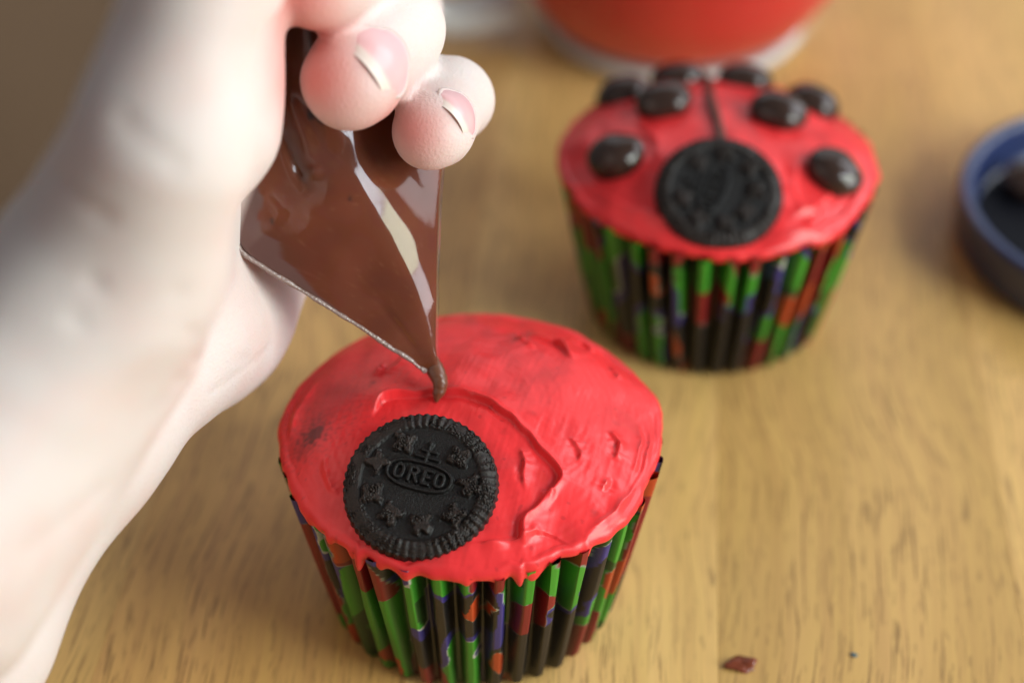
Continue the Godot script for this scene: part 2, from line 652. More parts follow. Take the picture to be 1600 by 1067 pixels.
func cookie_mesh(radius: float, thick: float, seed_: int) -> ArrayMesh:
	var nr := 150
	var nt := 448
	var rows_edge := 10
	var word := []
	# O R E O
	word.append(oval(Vector2(-4.1, 1.25), 0.75, 1.15))
	word.append([Vector2(-2.2, 0.05), Vector2(-2.2, 2.45), Vector2(-1.2, 2.45), Vector2(-0.75, 1.95), Vector2(-1.2, 1.4), Vector2(-2.2, 1.35)])
	word.append([Vector2(-1.5, 1.35), Vector2(-0.7, 0.05)])
	word.append([Vector2(1.4, 2.45), Vector2(0.3, 2.45), Vector2(0.3, 0.05), Vector2(1.4, 0.05)])
	word.append([Vector2(0.3, 1.25), Vector2(1.2, 1.25)])
	word.append(oval(Vector2(3.1, 1.25), 0.75, 1.15))
	var frame := [oval(Vector2(-0.5, 1.25), 5.7, 2.45)]
	var mast := [[Vector2(-0.3, 3.8), Vector2(-0.3, 7.4)], [Vector2(-2.3, 4.7), Vector2(1.8, 4.7)], [Vector2(-1.5, 5.9), Vector2(1.1, 5.9)]]
	var flowers := []
	for q in [[128.0, 8.0], [168.0, 8.3], [208.0, 8.2], [246.0, 7.3], [290.0, 7.4], [332.0, 8.4], [12.0, 8.6], [52.0, 8.0]]:
		flowers.append(Vector2(cos(deg_to_rad(q[0])), sin(deg_to_rad(q[0]))) * q[1])
	var p := PackedVector3Array()
	var col := PackedColorArray()
	p.resize(nt * (nr + rows_edge + 1))
	col.resize(p.size())
	var so := seed_ * 31.0
	for j in nr + rows_edge + 1:
		for i in nt:
			var t := TAU * i / nt
			var r := radius * minf(1.0, float(j) / nr)
			var rib := 0.5 + 0.5 * cos(t * 56.0)
			var wear := smoothstep(-0.35, 0.35, noise.get_noise_2d(cos(t) * 1.4 + so, sin(t) * 1.4))
			var y := 0.0
			var q := Vector2(r * cos(t), r * sin(t))
			var rough_ := 0.0
			var grain := noise.get_noise_3d(q.x * 2.6 + so, q.y * 2.6, 0) * 0.6 + noise.get_noise_3d(q.x * 5.5 + so, q.y * 5.5, 7) * 0.4
			if j <= nr:
				var band := smoothstep(radius - 3.1, radius - 2.4, r)
				# ribs on the bevelled margin
				y = band * (0.30 + 0.42 * rib * wear) - 0.85 * pow(smoothstep(radius - 2.6, radius, r), 2.0)
				rough_ = band * 0.75
				if r < 7.6:
					var d := stroke_dist(q, frame)
					y = maxf(y, 0.62 * (1.0 - smoothstep(0.16, 0.44, d)))
					d = stroke_dist(q, word)
					y = maxf(y, 0.66 * (1.0 - smoothstep(0.18, 0.46, d)))
					if q.y > 3.0:
						d = stroke_dist(q, mast)
						y = maxf(y, 0.55 * (1.0 - smoothstep(0.14, 0.42, d)))
						y = maxf(y, 0.75 * (1.0 - smoothstep(0.3, 0.75, Vector2((q.x + 0.3) * 1.2, (q.y - 7.4) * 0.8).length())))
				if r > 4.6 and r < radius - 2.4:
					for f in flowers:
						var e: Vector2 = q - f
						if e.length_squared() < 9.0:
							var ang: float = e.angle() + f.angle()
							var petal := 1.85 + 0.55 * cos(ang * 4.0) + 0.5 * noise.get_noise_3d(q.x * 0.8, q.y * 0.8, so + 5.0)
							var hgt := 0.85 * (1.0 - smoothstep(petal * 0.72, petal * 1.05 + 0.1, e.length()))
							y = maxf(y, hgt)
							rough_ = maxf(rough_, clampf(hgt * 1.4, 0.0, 1.0))
				y += grain * lerpf(0.06, 0.6, rough_ * smoothstep(-0.25, 0.3, noise.get_noise_3d(q.x * 0.35, q.y * 0.35, so))) 
			else:
				var f := float(j - nr) / rows_edge
				y = lerpf(0.3 - 0.85, -thick, f)
				rough_ = 0.7
				r = radius + 0.28 * sin(f * PI) + (rib - 0.5) * 0.32 * (1.0 - f * 0.5) + grain * 0.12
				if j == nr + rows_edge:
					r = 0.0
			if j == nr:
				r += (rib - 0.5) * 0.34
				y = 0.3 - 0.80
			p[j * nt + i] = Vector3(r * cos(t), y, -r * sin(t)) * MM
			var b := 0.008 + 0.005 * grain
			var c := Color(b * 1.05, b * 0.92, b * 0.90)
			c = c.lerp(Color(0.034, 0.021, 0.016), clampf(rough_ * (0.5 + grain * 1.2), 0.0, 0.85))
			col[j * nt + i] = c
	return grid(p, nt, nr + rows_edge + 1, true, PackedVector2Array(), col)


func place_cookie(o: Node3D, at: Vector3, normal: Vector3, spin_deg: float) -> void:
	var n := normal.normalized()
	var right := Vector3.RIGHT
	right = (right - n * right.dot(n)).normalized()
	var b := Basis(right, n, right.cross(n))
	o.transform = Transform3D(b * Basis(Vector3.UP, deg_to_rad(spin_deg)), at * MM)


func candy_mesh(seed_: int) -> ArrayMesh:
	var nu := 48
	var nv := 26
	var p := PackedVector3Array()
	for j in nv + 1:
		var f := PI * j / nv
		for i in nu:
			var t := TAU * i / nu
			var q := Vector3(sin(f) * cos(t), cos(f), sin(f) * sin(t))
			var w := 1.0 + 0.06 * noise.get_noise_3dv(q * 0.8 + Vector3(seed_ * 9.0, 0, 0)) + 0.008 * noise.get_noise_3dv(q * 3.0 + Vector3(seed_ * 9.0, 0, 0))
			p.append(Vector3(q.x * 6.5, q.y * 4.2, q.z * 5.9) * w * MM)
	return grid(p, nu, nv + 1, true)


func cake_mesh(rim: float, h: float) -> ArrayMesh:
	return lathe(rounded(PackedVector2Array([Vector2(0, 1.2), Vector2(23.0, 1.2), Vector2(rim - 4.2, h - 4.0), Vector2(rim - 3.2, h + 0.5), Vector2(rim - 8.0, h + 3.0), Vector2(0, h + 5.0)]), 3.0), 96)


func make_front_cupcake() -> void:
	var c := thing("cupcake", "nearer cupcake with smooth red frosting, no candy spots yet, under the piping bag", "cupcake", Vector3.ZERO, "ladybird cupcakes in pleated paper cases")
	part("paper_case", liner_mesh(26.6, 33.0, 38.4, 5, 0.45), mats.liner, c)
	part("cake", cake_mesh(33.0, 37.0), mats.cake, c)
	var lines := [
		ridge([Vector2(-17.7, 3.3), Vector2(-16.7, -0.3), Vector2(-14.3, -2.2), Vector2(-10.3, -2.2), Vector2(-5.1, -2.1), Vector2(-1.1, -1.3), Vector2(3.1, 1.4), Vector2(7.4, 4.9), Vector2(11.0, 9.5), Vector2(13.8, 12.8), Vector2(15.9, 15.9), Vector2(14.8, 18.6), Vector2(12.3, 22.0), Vector2(9.8, 25.0), Vector2(9.1, 27.8), Vector2(9.8, 28.9)], -1, 1.15, 4.5, 0.45, 0.3, 0.15, 0.08),
		ridge([Vector2(7.2, -23.4), Vector2(9.2, -20.1), Vector2(11.9, -16.5)], 1, 0.8, 2, 0.6, 0.3, 0.1, 0.3),
		ridge([Vector2(10.0, -22.2), Vector2(13.4, -21.6), Vector2(16.4, -19.9), Vector2(19.0, -14.4)], -1, 0.9, 3, 0.5, 0.2, 0.25, 0.25),
		ridge([Vector2(19.5, -23.4), Vector2(21.3, -22.6), Vector2(22.7, -20.8)], -1, 0.8, 1.5, 0.5, 0.2, 0.3, 0.3),
		ridge([Vector2(-25.6, 9.8), Vector2(-25.0, 13.3), Vector2(-23.9, 16.4), Vector2(-22.0, 18.6)], -1, 0.45, 1.5, 0.4, 0.1, 0.2, 0.3),
		ridge([Vector2(24.1, 4.2), Vector2(25.5, 5.0), Vector2(26.3, 6.8), Vector2(25.9, 9.2), Vector2(25.0, 10.6)], -1, 0.55, 1.2, 0.35, 0.2, 0.3, 0.3),
		ridge([Vector2(17.5, 7.9), Vector2(18.6, 9.0), Vector2(19.2, 11.3), Vector2(18.8, 13.5)], -1, 0.3, 1.2, 0.35, 0.1, 0.15, 0.3),
		ridge([Vector2(8.5, 10.8), Vector2(9.2, 13.4), Vector2(9.6, 16.6), Vector2(9.4, 20.1)], -1, 0.55, 1.6, 0.4, 0.15, 0.2, 0.35),
		ridge([Vector2(-1.3, 29.6), Vector2(3.1, 29.4), Vector2(7.4, 28.7), Vector2(10.1, 27.7), Vector2(12.8, 26.1)], 1, 0.7, 2.2, 0.7, 0.3, 0.1, 0.3),
		ridge([Vector2(25.2, -14.7), Vector2(26.6, -13.9), Vector2(27.2, -11.4)], -1, 0.4, 1.2, 0.35, 0.1, 0.2, 0.3),
		ridge([Vector2(31.9, -5.6), Vector2(32.2, 1.4), Vector2(31.4, 7.9), Vector2(29.7, 13.0), Vector2(26.7, 18.8), Vector2(22.6, 23.9), Vector2(18.2, 28.5)], 1, 0.5, 1.2, 0.5, 0.2, 0.15, 0.2),
		ridge([Vector2(30.4, -1.0), Vector2(30.4, 3.9), Vector2(29.4, 9.5), Vector2(27.4, 15.0)], 1, 0.4, 1, 0.4, 0.15, 0.15, 0.3),
		ridge([Vector2(-17.6, -8.4), Vector2(-16.7, -10.5), Vector2(-16.0, -11.7)], 1, 1, 1.2, 0.6, 0.4, 0.1, 0.35),
		ridge([Vector2(-15.8, -7.8), Vector2(-13.1, -12.4), Vector2(-10.3, -15.6)], 1, 0.35, 2, 0.7, 0.1, 0.1, 0.3),
		ridge([Vector2(-32.0, 3.1), Vector2(-32.2, -2.0), Vector2(-30.7, -7.8), Vector2(-27.6, -13.4)], 1, 0.5, 1.6, 0.6, 0.2, 0.2, 0.25),
		ridge([Vector2(24.2, 14.5), Vector2(23.5, 16.3), Vector2(23.0, 17.6)], 1, 0.4, 0.9, 0.35, 0.15, 0.2, 0.35),
		ridge([Vector2(10.6, 23.6), Vector2(12.8, 19.9), Vector2(14.1, 20.2), Vector2(12.8, 23.3)], 1, 0.35, 1, 0.4, 0.15, 0.1, 0.3),
	]
	var drips := rim_drips(7, 0.35, 2.6, 0.85)
	drips.append(Vector3(2.14, 1.9, 0.024))
	drips.append(Vector3(1.24, 1.7, 0.06))
	drips.append(Vector3(1.31, 1.8, 0.03))
	var spots := [[-27.6, 4.0, 1.5, 0.85], [-29.8, 6.6, 2.0, 0.35], [-25.0, -4.0, 7.0, 0.42], [-29.0, 4.0, 5.0, 0.25], [21.5, 22.0, 0.8, 0.4], [14.0, -14.0, 3.0, 0.1], [11.0, 4.0, 0.7, 0.25], [6.0, 8.0, 0.7, 0.2], [26.0, 1.0, 0.8, 0.2], [-9.0, -10.0, 5.0, 0.12]]
	part("frosting", frosting_mesh(34.0, 39.0, 8.5, 170, 760, lines, drips, spots, 1), mats.frosting, c)
	var k := part("cookie", cookie_mesh(13.0, 4.2, 1), mats.cookie)
	describe(k, "round black chocolate wafer with an embossed word and flowers, on the plain red cupcake", "cookie", "chocolate wafers on the cupcakes")
	place_cookie(k, Vector3(-8.2, 46.4, 20.2), Vector3(-0.06, 0.90, 0.40), -17.0)


func make_back_cupcake() -> void:
	var at := Vector3(52.2, 0, -87.0)
	var c := thing("cupcake", "farther ladybird cupcake with dark candy spots, in front of the red measuring cup", "cupcake", at * MM, "ladybird cupcakes in pleated paper cases")
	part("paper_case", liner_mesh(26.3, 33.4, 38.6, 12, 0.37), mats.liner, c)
	part("cake", cake_mesh(33.0, 37.0), mats.cake, c)
	var lines := [
		ridge([Vector2(-30, 8), Vector2(-24, 18), Vector2(-14, 26), Vector2(-2, 30)], 1.0, 0.5, 2.5, 0.6),
		ridge([Vector2(12, 26), Vector2(20, 20), Vector2(26, 10)], -1.0, 0.7, 2.0, 0.5),
		ridge([Vector2(16, 10), Vector2(14, 18), Vector2(16, 24)], 1.0, 0.6, 1.6, 0.5),
		ridge([Vector2(8, 30), Vector2(18, 27), Vector2(26, 19), Vector2(30, 10)], 1.0, 0.6, 1.2, 0.5),
		ridge([Vector2(20, 22), Vector2(18, 24), Vector2(17, 27)], 1.0, 0.5, 1.0, 0.4),
		ridge([Vector2(-18, -6), Vector2(-14, 4), Vector2(-16, 12)], -1.0, 0.4, 2.0, 0.6)]
	part("frosting", frosting_mesh(34.0, 39.0, 8.5, 90, 420, lines, rim_drips(3, 0.2, 1.2, 0.6), [[-26.0, -2.0, 5.0, 0.15]], 4), mats.frosting, c)
	var line := []
	var wide := []
	for k in 9:
		var z := 9.0 - k * 4.9
		line.append(Vector3(-0.6 + 0.35 * sin(k * 1.1), dome(absf(z), 39.0, 8.5, 34.0) + 0.5, z))
		wide.append(0.95 + 0.12 * sin(k * 2.3))
	part("piped_line", tube(line, wide, 14, 70, 0.1), mats.piped, c)
	var k := part("cookie", cookie_mesh(13.0, 4.2, 2), mats.cookie)
	describe(k, "round black chocolate wafer at the foot of the piped line, among the candy spots", "cookie", "chocolate wafers on the cupcakes")
	place_cookie(k, at + Vector3(-2.0, 46.6, 21.5), Vector3(0.0, 0.90, 0.40), 68.0)
	var spots := [
		[-22.6, 7.3, 15.0, "dark candy left of the wafer, nearest on the left side of the spotted cupcake"],
		[-11.6, -11.2, 8.0, "dark candy left of the piped line, behind the left front one"],
		[-19.6, -23.5, -30.0, "dark candy at the far left rim of the spotted cupcake"],
		[-6.6, -29.5, 5.0, "dark candy at the far rim just left of the piped line"],
		[13.3, -6.6, -28.0, "dark candy right of the piped line, between the wafer and the right rim"],
		[22.6, -18.6, -35.0, "dark candy at the far right rim, behind the middle right one"],
		[23.2, 12.0, -25.0, "dark candy nearest on the right, overhanging the red rim, with a bright glint"],
		[8.6, -28.5, -5.0, "dark candy at the far rim just right of the piped line"]]
	var meshes := [candy_mesh(1), candy_mesh(2), candy_mesh(3)]
	for n in spots.size():
		var s: Array = spots[n]
		var r := Vector2(s[0], s[1]).length()
		var slope := (dome(r + 0.5, 39.0, 8.5, 36.0) - dome(r - 0.5, 39.0, 8.5, 36.0))
		var out := Vector3(s[0], 0, s[1]).normalized()
		var o := part("candy", meshes[n % 3], mats.candy)
		describe(o, s[3], "candy", "dark candy spots on the farther cupcake")
		place_cookie(o, at + Vector3(s[0], dome(r, 39.0, 8.5, 34.0) + (1.3 if r < 29.0 else 0.5), s[1]), Vector3.UP - out * slope, s[2])


# ---------------------------------------------------------------- the bag
func make_piping_bag() -> void:
	# sections from the cut tip up into the fist: left edge, right edge (mm, world), how far the front bulges
	var lefts := [Vector3(-7.3, 51.0, -3.0), Vector3(-10.6, 54.2, -3.2), Vector3(-19.4, 60.6, -4.8), Vector3(-29.7, 67.4, -6.9), Vector3(-39.5, 74.7, -9.3), Vector3(-38.9, 82.2, -14.3), Vector3(-38.0, 88.9, -19.9), Vector3(-36.1, 98.2, -25.3), Vector3(-33.5, 109.6, -31.2), Vector3(-30.4, 128.9, -27.5), Vector3(-28.4, 140.7, -27.6)]
	var rights := [Vector3(-5.4, 50.7, -2.7), Vector3(-6.0, 55.5, -4.3), Vector3(-5.9, 62.9, -6.8), Vector3(-5.8, 71.5, -10.3), Vector3(-5.5, 80.8, -14.4), Vector3(-5.5, 87.3, -17.4), Vector3(-6.9, 94.6, -21.0), Vector3(-11.6, 104.0, -24.0), Vector3(-15.8, 114.1, -27.5), Vector3(-19.2, 128.9, -27.5), Vector3(-20.5, 140.7, -27.6)]
	var fold := [0.9, 0.9, 0.86, 0.80, 0.73, 0.61, 0.50, 0.42, 0.4, 0.4, 0.4]
	var facing := Vector3(0.0, 0.6428, 0.766)
	var grooves := [[Vector3(-26.6, 87.0, -14.6), Vector3(-26.3, 86.0, -13.8), -0.9, 1.15], [Vector3(-18.6, 91.1, -18.1), Vector3(-14.3, 85.9, -13.7), 0.35, 0.7], [Vector3(-14.4, 89.2, -19.0), Vector3(-8.6, 80.5, -16.6), 0.3, 0.7], [Vector3(-10.2, 86.7, -19.3), Vector3(-6.8, 79.4, -18.2), 0.25, 0.6], [Vector3(-36.2, 82.7, -13.5), Vector3(-31.8, 79.0, -10.4), -0.3, 1.5], [Vector3(-28.6, 80.2, -11.4), Vector3(-21.1, 69.8, -5.2), -0.18, 2], [Vector3(-15.9, 65.0, -6.0), Vector3(-8.9, 55.3, -2.8), 0.2, 0.9], [Vector3(-33.0, 94.0, -18.0), Vector3(-28.1, 84.6, -12.6), 1.5, 0.8], [Vector3(-31.1, 97.3, -20.8), Vector3(-26.8, 88.0, -15.4), -0.7, 1.2]]
	var dots := [[Vector3(-27.3, 95.1, -19.0), 0.8, 0.9], [Vector3(-25.4, 94.5, -18.5), 0.8, 0.9], [Vector3(-20.4, 83.1, -11.4), 0.5, 0.6], [Vector3(-33.8, 80.2, -9.0), 0.5, 0.6]]
	var smear := [0.0, 0.0, 0.0, 0.07, 0.16, 0.07, 0.0, 0.0, 0.0, 0.0, 0.0]
	var o := thing("piping_bag", "clear plastic bag of brown icing squeezed in the fist, tip touching the red frosting", "piping bag", lefts[0] * MM)
	var nu := 120
	var rows := 150
	var p := PackedVector3Array()
	var col := PackedColorArray()
	var n := lefts.size() - 1
	for j in rows + 1:
		var t := float(j) / rows * n
		var a: Vector3 = spline(lefts, t)
		var b: Vector3 = spline(rights, t)
		var bend: float = spline(fold, t)
		var broad := (b - a).length()
		var across := (b - a).normalized()
		var face := (facing - across * facing.dot(across)).normalized()
		for i in nu:
			var f := float(i) / nu * 2.0
			var u := f if f <= 1.0 else 2.0 - f
			var back := f > 1.0
			# flat toward the camera on the left, folding back smoothly to the right of the bend
			var q := a.lerp(b, u)
			var wob := noise.get_noise_3dv(q * 0.05) * 0.35 + noise.get_noise_3dv(q * 0.15) * 0.12
			var rise := -broad * 1.05 * 0.06 * (log(1.0 + exp((u - bend) / 0.06)) - log(1.0 + exp(-bend / 0.06))) + wob * sin(u * PI)
			if not back:
				for g in grooves:
					var ga: Vector3 = g[0]
					var ab: Vector3 = g[1] - ga
					var k := clampf((q - ga).dot(ab) / ab.length_squared(), 0.0, 1.0)
					var away: Vector3 = q - ga - ab * k
					away -= face * away.dot(face)
					rise -= g[2] * exp(-away.length_squared() / (g[3] * g[3])) * smoothstep(0.0, 0.3, k + 0.1) * smoothstep(0.0, 0.3, 1.1 - k)
			q += face * (rise if not back else rise - 0.20 * broad * pow(sin(u * PI), 0.7) - 0.25)
			p.append(q * MM - lefts[0] * MM)
			var tone := 0.5 + 0.5 * noise.get_noise_3dv(q * 0.11)
			var c := Color(0.105, 0.022, 0.008).lerp(Color(0.150, 0.036, 0.014), tone)
			var speck := noise.get_noise_3dv(q * Vector3(1.3, 0.7, 1.0))
			if speck > 0.58:
				c = c.lerp(Color(0.24, 0.10, 0.045), (speck - 0.58) * 0.8)
			c = c.lerp(Color(0.06, 0.02, 0.012), clampf(noise.get_noise_3dv(q * 0.06 + Vector3(9, 9, 9)) * 0.7, 0.0, 0.5))
			if not back:
				var lim: float = spline(smear, t)
				var edge := u - lim * (1.0 + 0.35 * noise.get_noise_1d(t * 2.0))
				if lim > 0.01:
					c = Color(0.115, 0.052, 0.045).lerp(c, smoothstep(-0.006, 0.006, edge))
				for d in dots:
					var away2: Vector3 = q - d[0]
					away2 -= face * away2.dot(face)
					var e: float = away2.length() / d[1]
					if e < 1.5:
						c = c.lerp(Color(0.012, 0.010, 0.010), d[2] * (1.0 - smoothstep(0.6, 1.3, e + 0.5 * noise.get_noise_3dv(q * 2.2))))
			col.append(c)
	var inner := grid(p, nu, rows + 1, true, PackedVector2Array(), col)
	part("chocolate_filling", inner, mats.filling, o)
	# the film lies on the filling, a third of a millimetre proud, with its own fine wrinkles
	var nrm: PackedVector3Array = inner.surface_get_arrays(0)[Mesh.ARRAY_NORMAL]
	var fp := PackedVector3Array()
	for k in p.size():
		var q := p[k] / MM
		fp.append((q + nrm[k] * (0.42 + 0.05 * noise.get_noise_3dv(q * 0.12) + 0.006 * noise.get_noise_3dv(q * Vector3(0.6, 0.25, 0.4)))) * MM)
	part("plastic_film", grid(fp, nu, rows + 1, true), mats.film, o)
	# welded seam along the lower left edge
	var sp := []
	var sr := []
	for k in 28:
		var t := 0.15 + 4.0 * k / 27.0
		var a: Vector3 = spline(lefts, t)
		var b: Vector3 = spline(rights, t)
		sp.append(a - (b - a).normalized() * 0.35 - lefts[0] + Vector3(0, 0.25 * noise.get_noise_1d(k * 3.0), 0))
		sr.append(0.42 + 0.2 * noise.get_noise_1d(k * 7.0 + 3.0))
	part("seam", tube(sp, sr, 10, 160, 0.15), mats.seam, o)
	var drip := [Vector3(-8.3, 51.2, -9.3), Vector3(-6.6, 51.2, -4.4), Vector3(-5.5, 50.2, -2.3), Vector3(-5.4, 49.0, -1.3), Vector3(-5.8, 48.0, -0.4), Vector3(-6.1, 47.0, 0.4)]
	var dr := []
	for q in drip:
		dr.append(q - lefts[0])
	part("icing_drip", tube(dr, [1.2, 1.6, 1.45, 1.25, 0.9, 0.2], 20, 40, 0.08), drip_material(), o)


func drip_material() -> StandardMaterial3D:
	return smat(Color(0.135, 0.048, 0.024), 0.28, 0.5)


# ---------------------------------------------------------------- the hand
# Bones: start, end, radius at each (mm), chain. Chain 0 is the palm, wrist and forearm, 1 to 5 the fingers.
var bone_a: PackedVector3Array
var bone_d: PackedVector3Array
var bone_l: PackedFloat32Array
var bone_ra: PackedFloat32Array
var bone_rb: PackedFloat32Array
var bone_c: PackedInt32Array
var creases: Array
var near_bones: PackedInt32Array
const SOFT := [10.0, 3.0, 3.0, 3.0, 3.0, 4.0]


func smin(a: float, b: float, k: float) -> float:
	var h := maxf(k - absf(a - b), 0.0) / k
	return minf(a, b) - h * h * k * 0.25


# Two fingers pressed side by side: they touch along a soft crease.
func beside(a: float, b: float) -> float:
	return smin(a, b, 3.4)


func bone_dist(q: Vector3, n: int) -> float:
	var v := q - bone_a[n]
	var t := clampf(v.dot(bone_d[n]) / bone_l[n], 0.0, 1.0)
	return (v - bone_d[n] * t).length() - lerpf(bone_ra[n], bone_rb[n], t)


func hand_field(q: Vector3) -> float:
	var palm := 99.0
	var fingers := 99.0
	var here := 99.0
	var chain := -1
	for n in near_bones:
		var c := bone_c[n]
		if c != chain:
			if chain > 0:
				fingers = beside(fingers, here)
			elif chain == 0:
				palm = here
			here = 99.0
			chain = c
		here = smin(here, bone_dist(q, n), SOFT[c])
	if chain > 0:
		fingers = beside(fingers, here)
	elif chain == 0:
		palm = here
	var d := smin(palm, fingers, 2.6)
	if d < 3.0:
		for c in creases:
			var v: Vector3 = q - c[0]
			var ab: Vector3 = c[1] - c[0]
			var t := clampf(v.dot(ab) / ab.length_squared(), 0.0, 1.0)
			var e := (v - ab * t).length_squared()
			var w: float = c[3]
			if e < 6.0 * w * w:
				d += c[2] * exp(-e / (w * w))
		d += 0.25 * noise.get_noise_3dv(q * 0.07)
	return d


func hand_mesh(cell: float, lo: Vector3, hi: Vector3) -> ArrayMesh:
	var blk := 8
	var size := cell * blk
	var count := Vector3i(((hi - lo) / size).ceil())
	var half := size * 0.5 * 1.7321
	var verts := PackedVector3Array()
	var nrms := PackedVector3Array()
	var idx := PackedInt32Array()
	var known := {}
	var m := blk + 2
	var vals := PackedFloat32Array()
	vals.resize(m * m * m)
	var all := PackedInt32Array(range(bone_a.size()))
	for bz in count.z:
		for by in count.y:
			for bx in count.x:
				var o := lo + Vector3(bx, by, bz) * size
				var mid := o + Vector3.ONE * size * 0.5
				var nearest := 1e9
				var ds := PackedFloat32Array()
				for n in all:
					var d := bone_dist(mid, n)
					ds.append(d)
					nearest = minf(nearest, d)
				if nearest > half + cell * 2.0 + 4.0:
					continue
				var keep := PackedInt32Array()
				for n in all:
					if ds[n] < nearest + 2.0 * half + 15.0:
						keep.append(n)
				near_bones = keep
				var dm := hand_field(mid)
				if absf(dm) > half * 1.25 + cell * 2.0:
					continue
				for k in m:
					for j in m:
						for i in m:
							vals[(k * m + j) * m + i] = hand_field(o + Vector3(i - 1, j - 1, k - 1) * cell)
				# vertices for every crossed cell, the pad cells included
				var ids := PackedInt32Array()
				ids.resize(m * m * m)
				ids.fill(-1)
				for k in m - 1:
					for j in m - 1:
						for i in m - 1:
							var at := (k * m + j) * m + i
							var inside := 0
							for q in 8:
								if vals[at + (q & 1) + ((q >> 1) & 1) * m + (q >> 2) * m * m] < 0.0:
									inside += 1
							if inside == 0 or inside == 8:
								continue
							var key := Vector3i(bx * blk + i, by * blk + j, bz * blk + k)
							if known.has(key):
								ids[at] = known[key]
								continue
							# the mean of the points where the cell's edges cross the surface
							var c := Vector3.ZERO
							var crossed := 0
							for q in 8:
								for ax in 3:
									if (q >> ax) & 1:
										continue
									var e := q | (1 << ax)
									var va := vals[at + (q & 1) + ((q >> 1) & 1) * m + (q >> 2) * m * m]
									var vb := vals[at + (e & 1) + ((e >> 1) & 1) * m + (e >> 2) * m * m]
									if (va < 0.0) != (vb < 0.0):
										var t := va / (va - vb)
										c += Vector3(q & 1, (q >> 1) & 1, q >> 2).lerp(Vector3(e & 1, (e >> 1) & 1, e >> 2), t)
										crossed += 1
							c = o + (Vector3(i - 1, j - 1, k - 1) + c / crossed) * cell
							var d0 := hand_field(c)
							var h := 0.6
							var g := Vector3(hand_field(c + Vector3(h, 0, 0)) - d0, hand_field(c + Vector3(0, h, 0)) - d0, hand_field(c + Vector3(0, 0, h)) - d0) / h
							if g.length_squared() > 0.6:
								c -= g * clampf(d0 / g.length_squared(), -0.3 * cell, 0.3 * cell)
							ids[at] = verts.size()
							known[key] = verts.size()
							verts.append(c)
							nrms.append(g.normalized())
				for k in range(1, m - 1):
					for j in range(1, m - 1):
						for i in range(1, m - 1):
							var at := (k * m + j) * m + i
							var s0 := vals[at] < 0.0
							for ax in 3:
								var step: int = [1, m, m * m][ax]
								if (vals[at + step] < 0.0) == s0:
									continue
								var u: int = [m, m * m, 1][ax]
								var v: int = [m * m, 1, m][ax]
								var a := ids[at - u - v]
								var b := ids[at - v]
								var c := ids[at]
								var d := ids[at - u]
								if a < 0 or b < 0 or c < 0 or d < 0:
									continue
								if s0:
									idx.append_array([a, c, b, a, d, c])
								else:
									idx.append_array([a, b, c, a, c, d])
	var col := PackedColorArray()
	for k in verts.size():
		col.append(skin_tone(verts[k]))
		verts[k] *= MM
	print("hand vertices ", verts.size())
	return pack(verts, nrms, idx, PackedVector2Array(), col)


var pad_crease_shade: Array


func skin_tone(q: Vector3) -> Color:
	var c := Color(0.655, 0.57, 0.545)
	var blotch := noise.get_noise_3dv(q * 0.055) * 0.6 + noise.get_noise_3dv(q * 0.16) * 0.4
	c = c.lerp(Color(0.68, 0.50, 0.46), clampf(0.10 + blotch * 0.75, 0.0, 0.55))
	for p in pad_crease_shade:
		var e: float = (q - p[0]).length() / p[1]
		c = c.lerp(p[2], p[3] * exp(-e * e))
	return c


